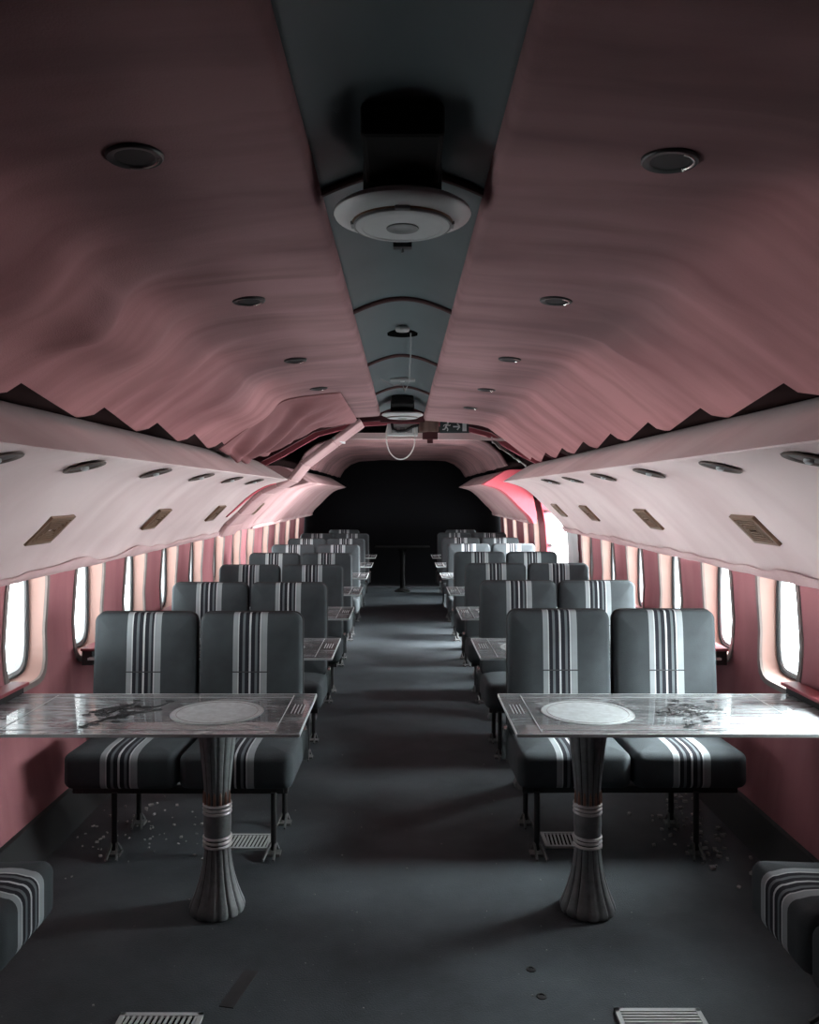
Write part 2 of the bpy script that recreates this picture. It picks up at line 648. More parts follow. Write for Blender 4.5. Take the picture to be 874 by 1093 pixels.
def resample(prof, n):
    L = [0]
    for p, q in zip(prof, prof[1:]):
        L.append(L[-1]+math.dist(p, q))
    out = []
    for i in range(n+1):
        s_ = L[-1]*i/n
        j = max(k for k in range(len(L)) if L[k] <= s_+1e-9)
        if j >= len(L)-1:
            out.append(prof[-1])
            continue
        t = (s_-L[j])/(L[j+1]-L[j])
        out.append(tuple(a+(b-a)*t for a, b in zip(prof[j], prof[j+1])))
    return out


# ------------------------------------------------------------------ room shell
mb = MB()
grid(mb, lin(-1.8, 1.8, 18), lin(YB, YE, 60), lambda x, y: (x, y, 0))
tag(mb.build('floor', M['floor'], smooth=0, solid=0), 'worn dark grey cabin floor', 'floor', kind='structure')

for sg, wn, wins in ((-1, 'left', WIN_L), (1, 'right', WIN_R)):
    mb = MB()
    NZ, NY = 14, 8
    zs = lin(ZW0, ZW1, NZ)
    cells = []
    cur = YB
    items = [(a, 'w') for a in wins]
    if sg > 0:
        items.append((DOOR[0], 'd'))
    items.sort()
    for a, k in items:
        if k == 'w':
            y0, y1 = a-.06, a+2*WY+.06
        else:
            y0, y1 = DOOR
        if y0 > cur+1e-4:
            cells.append((cur, y0, 's', 0))
        cells.append((y0, y1, k, a))
        cur = y1
    cells.append((cur, YE, 's', 0))
    for (y0, y1, k, a) in cells:
        if k == 's':
            grid(mb, lin(y0, y1, max(1, int((y1-y0)/.15))), zs, lambda y, z: (sg*wx(z), y, z))
        elif k == 'w':
            yc = a+WY
            ys = lin(y0, y1, NY)
            loop = [(y, ZW0) for y in ys[:-1]]+[(y1, z) for z in zs[:-1]]+[(y, ZW1) for y in ys[::-1][:-1]]+[(y0, z) for z in zs[::-1][:-1]]
            n = len(loop)
            rings = []
            for (y, z) in loop:
                dy, dz = y-yc, z-WZ0
                sc = 1/((abs(dy)/WY)**5+(abs(dz)/WHZ)**5)**.2
                rings.append((dy, dz, sc))
            vs, fs = [], []
            R_ = 4
            for r in range(R_+1):
                t = r/R_
                for (dy, dz, sc) in rings:
                    q = 1+(sc-1)*t
                    z = WZ0+dz*q
                    vs.append((sg*wx(z), yc+dy*q, z))
            for r in range(R_):
                for i in range(n):
                    fs.append((r*n+i, r*n+(i+1) % n, (r+1)*n+(i+1) % n, (r+1)*n+i))
            mb.add(vs, fs)
    tag(mb.build('wall_'+wn, M['wall'], smooth=60), f'dusty dark pink fabric {wn} cabin wall pierced by windows', 'wall', kind='structure')
    mb = MB()
    pr = [(1.48, 0.0), (1.485, .02), (1.515, .10), (1.535, .145), (1.56, .155), (1.60, .15), (1.60, 0)]
    ys = lin(YB, YE, 60) if sg < 0 else lin(YB, YE, 60)
    grid(mb, ys, list(range(len(pr))), lambda y, i: (sg*pr[i][0], y, pr[i][1]))
    tag(mb.build('baseboard_'+wn, M['skirt']), f'black skirting along the foot of the {wn} wall', 'skirting', kind='structure')
    # dark outer structure behind the lining
    mb = MB()
    pr2 = [(1.50, 1.455), (1.62, 1.46), (1.62, 1.6), (1.5, 2.0), (1.2, 2.3), (.7, 2.48), (0, 2.55)]
    grid(mb, lin(YB-.05, YE+.05, 12), list(range(len(pr2))), lambda y, i: (sg*pr2[i][0], y, pr2[i][1]))
    tag(mb.build('ceiling_cavity_'+wn, M['shell']), f'dark airframe cavity behind the {wn} ceiling lining', 'ceiling', kind='structure')

mb = MB()
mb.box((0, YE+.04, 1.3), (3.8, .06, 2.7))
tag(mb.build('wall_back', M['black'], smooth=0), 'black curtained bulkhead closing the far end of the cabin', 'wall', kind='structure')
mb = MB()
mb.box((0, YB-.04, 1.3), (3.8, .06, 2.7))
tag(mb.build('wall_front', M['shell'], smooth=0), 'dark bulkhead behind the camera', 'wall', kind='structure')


# windows
def selip(hy, hz, n=48, p=5.0):
    out = []
    for k in range(n):
        t = 2*PI*k/n
        # spread the samples: more in the corners
        c, s_ = math.cos(t), math.sin(t)
        q = 1/((abs(c))**p+(abs(s_))**p)**(1/p)
        out.append((hy*c*q, hz*s_*q))
    return out


def ring(mb, loops):
    n = len(loops[0])
    vs = [p for lp in loops for p in lp]
    fs = [(j*n+i, j*n+(i+1) % n, (j+1)*n+(i+1) % n, (j+1)*n+i) for j in range(len(loops)-1) for i in range(n)]
    mb.add(vs, fs)


def make_window(sg):
    root = empty('window_1')
    X = lambda z, off=0: sg*(wx(z)+off)

    def wl(hy, hz, off):
        return [(X(WZ0+dz, off), dy, WZ0+dz) for dy, dz in selip(hy, hz)]

    def pl(hy, hz, x):
        return [(sg*x, dy, WZ0+dz) for dy, dz in selip(hy, hz)]
    mb = MB()
    ring(mb, [wl(WY+.022, WHZ+.022, .002), wl(WY+.020, WHZ+.020, -.007), wl(WY-.004, WHZ-.004, -.007), wl(WY-.006, WHZ-.006, .004)])
    mb.build('window_rim', M['rim'], root)
    mb = MB()
    ring(mb, [wl(WY-.004, WHZ-.004, -.002), pl(WY-.016, WHZ-.018, 1.672), pl(WY-.022, WHZ-.026, 1.700)])
    mb.build('window_reveal', M['salmon'], root)
    mb = MB()
    ring(mb, [pl(WY-.020, WHZ-.024, 1.686), pl(WY-.023, WHZ-.027, 1.680), pl(WY-.028, WHZ-.032, 1.680), pl(WY-.029, WHZ-.033, 1.688)])
    mb.build('window_gasket', M['rubber'], root)
    mb = MB()
    ring(mb, [pl(WY-.022, WHZ-.026, 1.715), pl(WY-.024, WHZ-.028, 1.687), pl(WY-.044, WHZ-.048, 1.692), pl(WY-.046, WHZ-.050, 1.720)])
    mb.build('window_frame', M['wframe'], root)
    mb = MB()
    lp = pl(WY-.03, WHZ-.034, 1.712)
    lp2 = pl(WY-.03, WHZ-.034, 1.718)
    n = len(lp)
    mb.add(lp+lp2, [list(range(n)), list(range(n, 2*n))]+[(i, (i+1) % n, n+(i+1) % n, n+i) for i in range(n)])
    mb.build('window_pane', M['pane'], root)
    return root


wi = 0
for sg, wn, wins in ((-1, 'left', WIN_L), (1, 'right', WIN_R)):
    proto = None
    for i, a in enumerate(wins):
        wi += 1
        o = make_window(sg) if proto is None else copy_tree(proto)
        proto = proto or o
        o.name = f'window_{wi}'
        o.location = (0, a+WY, 0)
        tag(o, f'tall rounded cabin window in the {wn} wall, {ORD[i]} from the camera end', 'window', f'windows of the {wn} wall', 'structure')

# open exit doorway on the right
dr = empty('door_1', (0, sum(DOOR)/2, 0))
tag(dr, 'open emergency exit doorway in the right wall, red jambs, white daylight', 'doorway', kind='structure')
hw = (DOOR[1]-DOOR[0])/2
for nm, yy in (('door_jamb', hw), ('door_jamb', -hw)):
    mb = MB()
    s2 = 1 if yy > 0 else -1
    lp = []
    grid(mb, lin(ZW0, ZW1, 14), [0, 1, 2, 3, 4],
         lambda z, i: ((wx(z)-.015, wx(z)-.015, wx(z)+.02, wx(z)+.02, 1.66)[i], yy+s2*(.05, -.0, -.0, .02, .02)[i]*1.0, z))
    mb.build(nm, M['red'], dr)
mb = MB()
mb.box((1.66, 0, ZW1+.01), (.30, 2*hw+.1, .03))
mb.build('door_lintel', M['red'], dr, smooth=0)
mb = MB()
mb.box((1.67, 0, ZW0-.03), (.28, 2*hw+.1, .06))
mb.build('door_sill', M['plast2'], dr, smooth=0)
for zz in (.55, .95, 1.33):
    mb = MB()
    mb.box((wx(zz)+.02, hw-.012, zz), (.03, .03, .03))
    mb.tube([(wx(zz)-.01, hw-.02, zz), (wx(zz)+.06, hw-.02, zz)], .008, 8)
    mb.build('hinge_pin', M['blackm'], dr)
# pale buckled panel just before the exit
mb = MB()
grid(mb, lin(7.42, 7.88, 12), lin(.16, 1.30, 24), lambda y, z: (wx(z)-.014-.014*abs(fbm(y*4, z*4)), y, z))
tag(mb.build('trim_1', M['palew'], solid=.004), 'pale grey buckled wall panel beside the open exit', 'panel', kind='structure')

# ------------------------------------------------------------------ ceiling
mb = MB()
grid(mb, lin(-.19, .19, 16), lin(YB, 6.45, 50), lambda x, y: (x, y, 2.16+.055*math.cos(x/.19*PI/2)))
tag(mb.build('ceiling', M['arch'], solid=.006), 'dark grey arched ceiling strip over the aisle', 'ceiling', kind='structure')
for i, y in enumerate([.58, 1.74, 2.87, 4.04, 5.21]):
    mb = MB()
    mb.tube([(x, y, 2.150+.055*math.cos(x/.19*PI/2)) for x in lin(-.185, .185, 20)], .0085, 8)
    tag(mb.build(f'trim_{i+2}', M['rib']), f'thin dark red joint rib across the ceiling strip, {ORD[i]} from the camera', 'trim', 'joint ribs of the ceiling strip', 'structure')

CPROF = [(.186, 2.21), (.176, 2.19), (.172, 2.15), (.172, 2.137), (.175, 2.126), (.182, 2.119), (.195, 2.1165), (.30, 2.109), (.46, 2.097), (.60, 2.080), (.66, 2.068), (.70, 2.054), (.73, 2.032)]
SL0, SL1 = (.73, 2.032), (1.12, 1.735)


def tmax(y):
    fr = ((y-2.17)/.605) % 1.0
    if fr > .86:
        return .885-.065*(fr-.86)/.14
    return .735+.150*fr/.86


def wrinkle(sg, x, y, s_):
    """s_ : 0 at the aisle lip .. 1 crease .. 2 lower edge"""
    a = 0.0
    w = max(0, min(1, (s_-.1)*3))
    a += .010*w*fbm(y*1.3+10*sg, x*2.0, 3.1)
    a += .0045*w*fbm(y*6+3*sg, x*1.2, 7.7)
    # gathers near the crease
    g = math.exp(-((s_-1.0)/.28)**2)
    a += g*.014*fbm(y*3.1+5*sg, s_*1.1, 1.7)
    if sg < 0:
        a += .045*math.exp(-((s_-1.22)/.25)**2)*(.5+.5*math.sin(y*3.3+.6))*math.exp(-max(0, 2-y)**2)
        # ridges of slack cloth around 2 m in
        for y0, amp in ((1.72, .026), (2.02, .046), (2.42, .030), (2.95, .028), (3.6, .020)):
            a += amp*math.exp(-((y-y0-.12*(s_-1))/.07)**2)*math.exp(-((s_-1.15)/.35)**2)
    else:
        for y0, amp in ((2.0, .026), (2.75, .018), (3.7, .014)):
            a += amp*math.exp(-((y-y0+.10*(s_-1))/.08)**2)*math.exp(-((s_-1.0)/.25)**2)
    return a


for sg, wn, yend in ((-1, 'left', 6.25), (1, 'right', 6.62)):
    mb = MB()
    prof = resample(CPROF[6:], 26)
    pts = [(p, i/10) for i, p in enumerate([])]
    P = [(p, 0.0) for p in CPROF[:6]]+[(p, i/26) for i, p in enumerate(prof)]
    ys = lin(YB, yend, 165)
    pk = [2.17+.605*j for j in range(-6, 12)]
    for y in pk:
        if YB < y < yend:
            ys += [y-.004, y+.004]
    ys = sorted(ys)
    ns = 22
    vs = list(range(len(P)+ns))

    def fn(y, i):
        if i < len(P):
            (x, z), s_ = P[i]
        else:
            f = (i-len(P)+1)/ns
            t = f*tmax(y)
            if sg < 0 and y > 5.5:
                t *= max(.04, 1-(y-5.5)/.62)
            x = SL0[0]+(SL1[0]-SL0[0])*t
            z = SL0[1]+(SL1[1]-SL0[1])*t
            s_ = 1+t
        d = wrinkle(sg, x, y, s_)
        if s_ > 1.2:
            d *= max(.3, 1-(s_-1.2)*1.0)
        nx, nz = (-.35, -.94) if s_ < 1 else (-.6, -.8)
        return (sg*(x+nx*d), y, z+nz*d)
    grid(mb, ys, vs, fn)
    o = mb.build('ceiling_'+wn, M['ceil'], smooth=60)
    tag(o, f'sagging pink fabric ceiling lining on the {wn} of the aisle strip', 'ceiling lining', kind='structure')

# far ceiling beyond the exit
mb = MB()
fp = [(0, 2.085), (.40, 2.083), (.70, 2.070), (.85, 2.01), (.96, 1.92), (1.03, 1.80)]
fp = resample(fp, 24)
full = [(-x, z) for x, z in fp[::-1]][:-1]+fp
grid(mb, lin(8.0, YE, 50), list(range(len(full))), lambda y, i: (full[i][0], y, full[i][1]+.012*fbm(y*2, full[i][0]*2)))
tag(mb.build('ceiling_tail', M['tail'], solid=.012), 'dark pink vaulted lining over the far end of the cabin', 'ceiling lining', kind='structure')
mb = MB()
mb.box((.20, 7.975, 2.088), (1.42, .035, .062))
tag(mb.build('trim_8', M['rack'], smooth=30), 'pale pink padded beam crossing the ceiling beyond the gap', 'beam', kind='structure')
# red airframe hoops bared in the gap
for i, (y, m_) in enumerate(((6.75, 'red_dark'), (7.25, 'red_dark'), (7.7, 'railred'))):
    mb = MB()
    hp = [(-1.45, 1.75), (-1.15, 1.9), (-.8, 2.10), (-.45, 2.19), (0, 2.22), (.45, 2.19), (.8, 2.10), (1.15, 1.9), (1.45, 1.75)]
    for a, b in zip(hp, hp[1:]):
        mb.bar((a[0], y, a[1]), (b[0], y, b[1]), .05, .07)
    tag(mb.build(f'trim_{9+i}', M[m_], smooth=0), f'bare red airframe hoop in the ceiling gap, {ORD[i]} from the camera', 'hoop', 'airframe hoops in the ceiling gap', 'structure')

# ------------------------------------------------------------------ overhead racks
RP = [(1.40, 1.80), (1.20, 1.796), (1.165, 1.788), (1.13, 1.771), (1.05, 1.722), (.97, 1.6725), (.920, 1.6415), (.911, 1.6355), (.913, 1.6315),
      (.93, 1.6265), (.965, 1.618), (1.0, 1.609), (1.04, 1.598), (1.08, 1.582), (1.12, 1.558), (1.16, 1.527), (1.20, 1.492), (1.25, 1.442), (1.30, 1.390),
      (1.36, 1.332), (1.40, 1.295), (1.432, 1.258), (1.452, 1.226), (1.462, 1.205),
      (1.470, 1.192), (1.485, 1.188), (1.495, 1.20), (1.50, 1.28)]


def rack_pt(s_):
    """outline point of the rack underside by x"""
    for (a, b) in zip(RP[8:], RP[9:]):
        if a[0] <= s_ <= b[0]:
            t = (s_-a[0])/(b[0]-a[0])
            return a[1]+(b[1]-a[1])*t
    return RP[-1][1]


def make_rack(sg, y0, y1, name, mat, label, RP=None):
    RP = RP or globals()['RP']
    mb = MB()
    n = len(RP)
    ys = lin(y0, y1, max(4, int((y1-y0)/.06)))
    vs, fs = [], []
    for j, y in enumerate(ys):
        for i, (x, z) in enumerate(RP):
            k = 1 if 8 < i < 26 else .25
            d = k*(.006*fbm(y*1.7+sg*4, x*2.5, 2.2)+.003*fbm(y*7+sg, x*2, 5.))
            if i in (24, 25, 26, 27, 28):
                d += .006*fbm(y*3, 0, 9.)
            vs.append((sg*(x+.6*d), y, z+.8*d))
    m = len(ys)
    for j in range(m-1):
        for i in range(n):
            fs.append((j*n+i, j*n+(i+1) % n, (j+1)*n+(i+1) % n, (j+1)*n+i))
    fs.append(list(range(n)))
    fs.append([(m-1)*n+i for i in range(n)][::-1])
    mb.add(vs, fs)
    o = mb.build(name, mat, smooth=38)
    if name != 'overhead_rack':
        return tag(o, label, 'overhead rack')
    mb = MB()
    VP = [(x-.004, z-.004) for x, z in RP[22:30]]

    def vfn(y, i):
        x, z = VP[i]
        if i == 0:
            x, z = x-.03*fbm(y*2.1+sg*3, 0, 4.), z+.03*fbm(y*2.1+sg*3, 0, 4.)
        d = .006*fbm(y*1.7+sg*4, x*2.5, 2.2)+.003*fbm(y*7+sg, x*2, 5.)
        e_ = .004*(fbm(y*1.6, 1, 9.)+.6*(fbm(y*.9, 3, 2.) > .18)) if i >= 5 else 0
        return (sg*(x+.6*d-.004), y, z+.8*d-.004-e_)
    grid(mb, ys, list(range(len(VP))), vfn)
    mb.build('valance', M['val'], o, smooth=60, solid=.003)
    return tag(o, label, 'overhead rack')


make_rack(-1, YB, 6.47, 'overhead_rack', M['rack'], 'long dusty pink padded overhead rack along the left wall, nearer the camera')
make_rack(1, YB, 7.36, 'overhead_rack', M['rack'], 'long dusty pink padded overhead rack along the right wall, nearer the camera')
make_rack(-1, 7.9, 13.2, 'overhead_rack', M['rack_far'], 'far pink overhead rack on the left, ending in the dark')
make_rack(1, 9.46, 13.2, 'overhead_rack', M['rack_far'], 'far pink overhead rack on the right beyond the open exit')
o = make_rack(1, 9.10, 9.45, 'rack_end_frame', M['red'], 'glowing red bare rack end beside the open exit')
o['category'] = 'frame'
# recessed pink piece of the left rack between the two racks
o = make_rack(-1, 6.48, 7.89, 'rack_filler', M['rack_far'], 'pink padded rack section on the left beside the diagonal rib', RP=[(1.40, 1.60), (1.12, 1.60)]+RP[13:])
o['category'] = 'panel'

# left diagonal rib cover, straight from the ceiling to the window line
rb = empty('rib_cover', (0, 6.75, 0))
tag(rb, 'straight pale pink diagonal rib cover on the left, at the ceiling gap', 'rib cover')
mb = MB()
ra = [(-.335, 2.112), (-.56, 1.945), (-.80, 1.765), (-.90, 1.640), (-1.0, 1.588), (-1.12, 1.536), (-1.20, 1.470), (-1.30, 1.368), (-1.40, 1.272), (-1.46, 1.182)]
for a, b in zip(ra, ra[1:]):
    mb.bar((a[0], 0, a[1]), (b[0], 0, b[1]), .56, .035)
mb.build('padding', M['rack_far'], rb, smooth=50, bevel=.008)
mb = MB()
mb.bar((-.545, -.29, 1.962), (-.505, .29, 1.965), .022, .02)
mb.build('strap', M['plast'], rb, smooth=0)

# sagging curtain of loose lining, left, before the gap
mb = MB()
US, VS = lin(0, 1, 180), lin(0, 1, 40)


LPTS = resample([(.36, 2.105), (.46, 2.097), (.60, 2.080), (.66, 2.068), (.70, 2.054), (.73, 2.032), (1.062, 1.779)], 60)


def sag(u, v):
    """u runs away from the camera, v from the ceiling seam down to the free edge"""
    y = 4.70+1.60*u
    sm = 1.0-.84*max(0, (u-.30)/.70)**1.5      # the free edge climbs along the rib
    q = min(59.99, v*sm*60)
    i = int(q)
    a, b = LPTS[i], LPTS[i+1]
    x, z = a[0]+(b[0]-a[0])*(q-i), a[1]+(b[1]-a[1])*(q-i)
    g = min(1, u/.16)
    g = g*g*(3-2*g)
    belly = math.sin(PI*min(1, v*.86)**.9)
    side = math.sin(PI*min(1, .18+.72*u))
    w = 15*u+5.5*(1-v)*(1-u)
    env = v**1.2*(1-.6*v**4)*(1-u)**.6*g
    d = .004+g*.008+g*(.095*belly*side)+.050*math.sin(w*2.6+.6*math.sin(5*u))*env+.018*math.sin(w*5.1+1)*env
    d += .02*g*(v > .97)
    return (-(x-.6*d), y, z-.8*d)


grid(mb, US, VS, sag)
tag(mb.build('loose_lining', M['slope'], smooth=80, solid=.006), 'sheet of pink lining hanging loose in folds, left side before the ceiling gap', 'fabric')

# tear in the left rack
mb = MB()
pts = []
for k in range(17):
    t = k/16
    x = -(1.00+.34*t)
    z = rack_pt(-x)
    w = .045*math.sin(PI*t)
    pts.append((x, 6.41-.24*t, z, w))
vs, fs = [], []
for (x, y, z, w) in pts:
    vs += [(x+.008, y-w, z-.008), (x+.004, y, z-.004), (x+.008, y+w, z-.008)]
for i in range(16):
    fs += [(3*i, 3*i+1, 3*i+4, 3*i+3), (3*i+1, 3*i+2, 3*i+5, 3*i+4)]
mb.add(vs, fs)
tag(mb.build('fabric_tear', M['red'], solid=.006), 'long red rip in the underside of the left rack', 'tear')


# ------------------------------------------------------------------ rack vents and reading lights
def slope_frame(sg, x):
    """basis on the rack underside: along-profile direction and outward normal"""
    e = .03
    p = Vector((sg*(x-e), 0, rack_pt(x-e)))
    q = Vector((sg*(x+e), 0, rack_pt(x+e)))
    t = (q-p).normalized()
    n = Vector((-t.z, 0, t.x))
    if n.z > 0:
        n = -n
    return Vector((sg*x, 0, rack_pt(x))), t, n


def oriented(sg, x, y, name):
    p, t, n = slope_frame(sg, x)
    o = empty(name)
    R = Matrix((t, Vector((0, 1, 0)), t.cross(Vector((0, 1, 0))))).transposed()
    if (R @ Vector((0, 0, 1))).dot(n) < 0:
        R = Matrix((-t, Vector((0, 1, 0)), (-t).cross(Vector((0, 1, 0))))).transposed()
    o.rotation_euler = R.to_euler()
    o.location = (p.x+n.x*.006, y, p.z+n.z*.006)
    return o


def make_vent(o):
    mb = MB()
    a, b = .062, .095
    for (c, s_) in (((-a, 0, 0), (.018, 2*b+.018, .014)), ((a, 0, 0), (.018, 2*b+.018, .014)), ((0, -b, 0), (2*a, .018, .014)), ((0, b, 0), (2*a, .018, .014))):
        mb.box(c, s_)
    mb.build('frame', M['brass'], o, smooth=0, bevel=.002)
    mb = MB()
    mb.box((0, 0, -.004), (2*a, 2*b, .006))
    mb.build('backing', M['hole'], o, smooth=0)
    for k in range(4):
        mb = MB()
        w, u = .046-.012*k, .079-.014*k
        for (c, s_) in (((-w, 0, .003), (.006, 2*u+.006, .008)), ((w, 0, .003), (.006, 2*u+.006, .008)), ((0, -u, .003), (2*w, .007, .008)), ((0, u, .003), (2*w, .007, .008))):
            mb.box(c, s_)
        mb.build('louvre', M['brass'], o, smooth=0)


def make_reading(o):
    n = 32
    mb = MB()
    mb.lathe([(.040, .0), (.064, .0), (.067, .003), (.064, .006), (.058, .006), (.052, .003), (.046, -.004)], n, cap=False)
    mb.build('rim', M['rim2'], o)
    mb = MB()
    mb.lathe([(.001, -.001), (.050, -.001), (.048, .001), (.001, .002)], n)
    mb.build('lens', M['blackm'], o)
    mb = MB()
    mb.lathe([(.001, .002), (.013, .003), (.012, .010), (.006, .014), (.001, .014)], 16)
    mb.build('nozzle', M['plast'], o)


for sg, wn in ((-1, 'left'), (1, 'right')):
    for i, y in enumerate([3.0, 4.3, 5.66, 6.75 if sg > 0 else 7.25]):
        o = oriented(sg, 1.30, y, 'air_vent')
        make_vent(o)
        tag(o, f'square louvred air vent low in the {wn} rack underside, {ORD[i]} from the camera', 'vent', f'air vents of the {wn} rack')
    for i, y in enumerate([2.0, 2.56, 3.30, 4.05, 4.78, 5.5]):
        o = oriented(sg, 1.0, y, 'reading_light')
        make_reading(o)
        tag(o, f'round reading light recess high in the {wn} rack underside, {ORD[i]} from the camera', 'light', f'reading lights of the {wn} rack')
    for i, y in enumerate([1.40, 2.44, 3.50, 4.47, 5.5]):
        o = empty('ceiling_spotlight', (sg*.46, y, 2.096-.94*max(wrinkle(sg, .46, y+q_, .49) for q_ in (-.04, 0, .04))))
        mb = MB()
        mb.lathe([(.030, .012), (.032, -.001), (.036, -.004), (.046, -.005), (.049, -.002), (.049, .004)], 36, cap=False)
        mb.build('bezel', M['blackm'], o)
        mb = MB()
        mb.lathe([(.001, -.002), (.036, -.002), (.036, .008), (.001, .01)], 36)
        mb.build('lens', M['rubber'], o)
        mb = MB()
        mb.tube([(.039*math.cos(t), .039*math.sin(t), -.005) for t in lin(-.7*sg-.6, -.7*sg+1.4, 14)], .0022, 6)
        mb.build('lamp_clip', M['chrome'], o)
        tag(o, f'black recessed spotlight in the {wn} ceiling lining, {ORD[i]} from the camera', 'spotlight', f'spotlights in the {wn} lining')
        o.rotation_euler = (0, sg*math.radians(4), 0)


# ------------------------------------------------------------------ ceiling outlets
def make_outlet(y, label, r=.142):
    o = empty('air_outlet', (0, y, 2.095))
    mb = MB()
    mb.lathe([(r*.60, .01), (r*.575, .03), (r*.57, .125)], 40)
    mb.build('duct', M['duct'], o)
    mb = MB()
    mb.box((0, -.135, .078), (r*1.04, .27, .062))
    mb.build('duct_elbow', M['duct'], o, smooth=0, bevel=.01)
    mb = MB()
    mb.lathe([(r*.58, .018), (r*.90, .014), (r*.985, .006), (r, -.001), (r*.98, -.006), (r*.80, -.016), (r*.72, -.018)], 48, cap=False)
    mb.build('flange', M['plast'], o)
    mb = MB()
    mb.lathe([(r*.66, .008), (r*.66, -.014)], 40)
    mb.build('core', M['duct'], o)
    for k in range(2):
        mb = MB()
        z = -.017-.0045*k
        rr = r*(.735-.02*k)
        mb.lathe([(rr*.92, z+.003), (rr, z+.003), (rr*1.005, z), (rr, z-.004), (rr*.92, z-.003)], 48, cap=False)
        mb.build('louvre_ring', M['brass'] if k == 0 else M['plast2'], o)
    for t in (0, PI/2, PI, 1.5*PI):
        mb = MB()
        R = Matrix.Rotation(t-PI/2, 3, 'Z')
        mb.box(R @ Vector((r*.712, 0, -.0175)), (.012, .030, .014), R)
        mb.build('louvre_bracket', M['plast2'], o, smooth=0, bevel=.002)
    mb = MB()
    mb.lathe([(.001, -.016), (r*.66, -.016), (r*.69, -.020), (r*.695, -.023), (r*.68, -.026), (r*.60, -.028), (r*.59, -.026), (.03, -.028), (.001, -.028)], 48)
    mb.build('centre_disc', M['plast'], o)
    mb = MB()
    mb.lathe([(.001, -.025), (.034, -.0265), (.033, -.030), (.022, -.0315), (.018, -.029), (.001, -.029)], 32)
    mb.build('hub', M['plast2'], o)
    return tag(o, label, 'air outlet', 'round outlets under the ceiling strip')


make_outlet(1.69, 'large round white air outlet hanging from a black duct, nearest the camera')
make_outlet(5.92, 'small-looking round white air outlet at the far end of the ceiling strip', .15)

o = empty('ceiling_bracket', (0, 2.24, 2.20))
mb = MB()
mb.box((0, 0, 0), (.052, .03, .016))
mb.build('plate', M['blackm'], o, smooth=0, bevel=.003)
mb = MB()
mb.tube([(0, 0, -.008), (0, -.004, -.022)], .004, 8)
mb.build('screw', M['plast2'], o)
tag(o, 'tiny dark bracket on the ceiling strip just behind the large outlet', 'bracket')

o = empty('lamp_socket', (0, 3.50, 2.208))
mb = MB()
mb.lathe([(.001, -.004), (.072, -.004), (.075, .002), (.072, .006)], 32)
mb.build('opening', M['hole'], o)
mb = MB()
mb.lathe([(.001, -.020), (.026, -.020), (.030, -.014), (.028, -.004)], 24, c=(0, -.14, 0))
mb.build('cap', M['plast2'], o)
tag(o, 'empty dark round lamp hole in the middle of the ceiling strip', 'lamp socket')
mb = MB()
mb.tube([(.035, 3.46, 2.20), (.036, 3.6, 2.13), (.03, 3.8, 2.02+.02), (.012, 4.1, 2.03), (.0, 4.5, 2.13), (-.05, 4.75, 2.15), (-.13, 4.6, 2.17)], .0025, 6)
tag(mb.build('loose_wire', M['plast2']), 'thin loose wire hanging from the lamp hole in the strip', 'wire')
o = empty('ceiling_plate', (0, 4.88, 2.203))
mb = MB()
mb.box((0, 0, 0), (.15, .10, .014))
mb.build('cover', M['plast2'], o, smooth=0, bevel=.004)
mb = MB()
mb.lathe([(.001, -.016), (.012, -.014), (.014, -.006)], 12)
mb.build('knob', M['plast'], o)
tag(o, 'small grey cover plate on the ceiling strip beyond the lamp hole', 'cover plate')

# equipment hanging in the gap
o = empty('junction_box', (0, 6.9, 2.062))
mb = MB()
mb.box((0, 0, 0), (.26, .10, .10))
mb.build('case', M['plast'], o, smooth=0, bevel=.008)
mb = MB()
for x in (-.07, .0, .06):
    mb.box((x, -.052, -.005), (.045, .012, .045))
mb.build('terminal', M['plast2'], o, smooth=0, bevel=.003)
mb = MB()
mb.tube([(-.09, -.05, .05), (-.08, -.07, .0), (-.04, -.08, -.018), (.03, -.08, -.012), (.08, -.07, .02), (.15, -.05, .04)], .012, 10)
mb.build('hose', M['rubber'], o)
tag(o, 'pale grey junction box hanging in the ceiling gap', 'box')
mb = MB()
lp = []
for k in range(25):
    t = PI*(.06+.88*k/24)+PI
    lp.append((-.015+.118*math.cos(t), 6.80, 1.98+(.17 if math.sin(t) < 0 else .12)*math.sin(t)))
lp = [(-.125, 6.84, 2.09), (-.138, 6.81, 2.03)]+lp+[(.105, 6.81, 2.03), (.10, 6.84, 2.09)]
mb.tube(lp, .0055, 8)
tag(mb.build('cable_loop', M['cable']), 'white cable drooping in a loop below the junction box', 'cable')
mb = MB()
grid(mb, lin(0, 1, 12), lin(0, 1, 12), lambda u, v: (.14+.16*u, 6.78+.02*math.sin(9*u), 2.135-.10*v+.025*u*math.sin(3*v)))
tag(mb.build('hanging_rag', M['brown'], smooth=80, solid=.006), 'brown scrap of cloth hanging beside the junction box', 'rag')
mb = MB()
mb.box((.235, 6.95, 2.03), (.13, .05, .09))
mb.box((.235, 6.95, 1.975), (.05, .04, .05))
tag(mb.build('mounting_bracket', M['red_dark'], smooth=0, bevel=.006), 'dark red mounting bracket right of the junction box', 'bracket')
mb = MB()
mb.box((0, 6.6, 2.118), (.36, .03, .036))
tag(mb.build('trim_12', M['red_dark'], smooth=0), 'dark red cross rail behind the far round outlet', 'rail', kind='structure')

# exit sign: running man and arrow
o = empty('exit_sign', (.435, 6.82, 2.083))
mb = MB()
mb.box((0, 0, 0), (.24, .02, .105))
mb.build('board', M['sign'], o, smooth=0, bevel=.003)
YS = -.0115


def stroke(mb, pts, w):
    for a, b in zip(pts, pts[1:]):
        mb.bar((a[0], YS, a[1]), (b[0], YS, b[1]), .003, w)


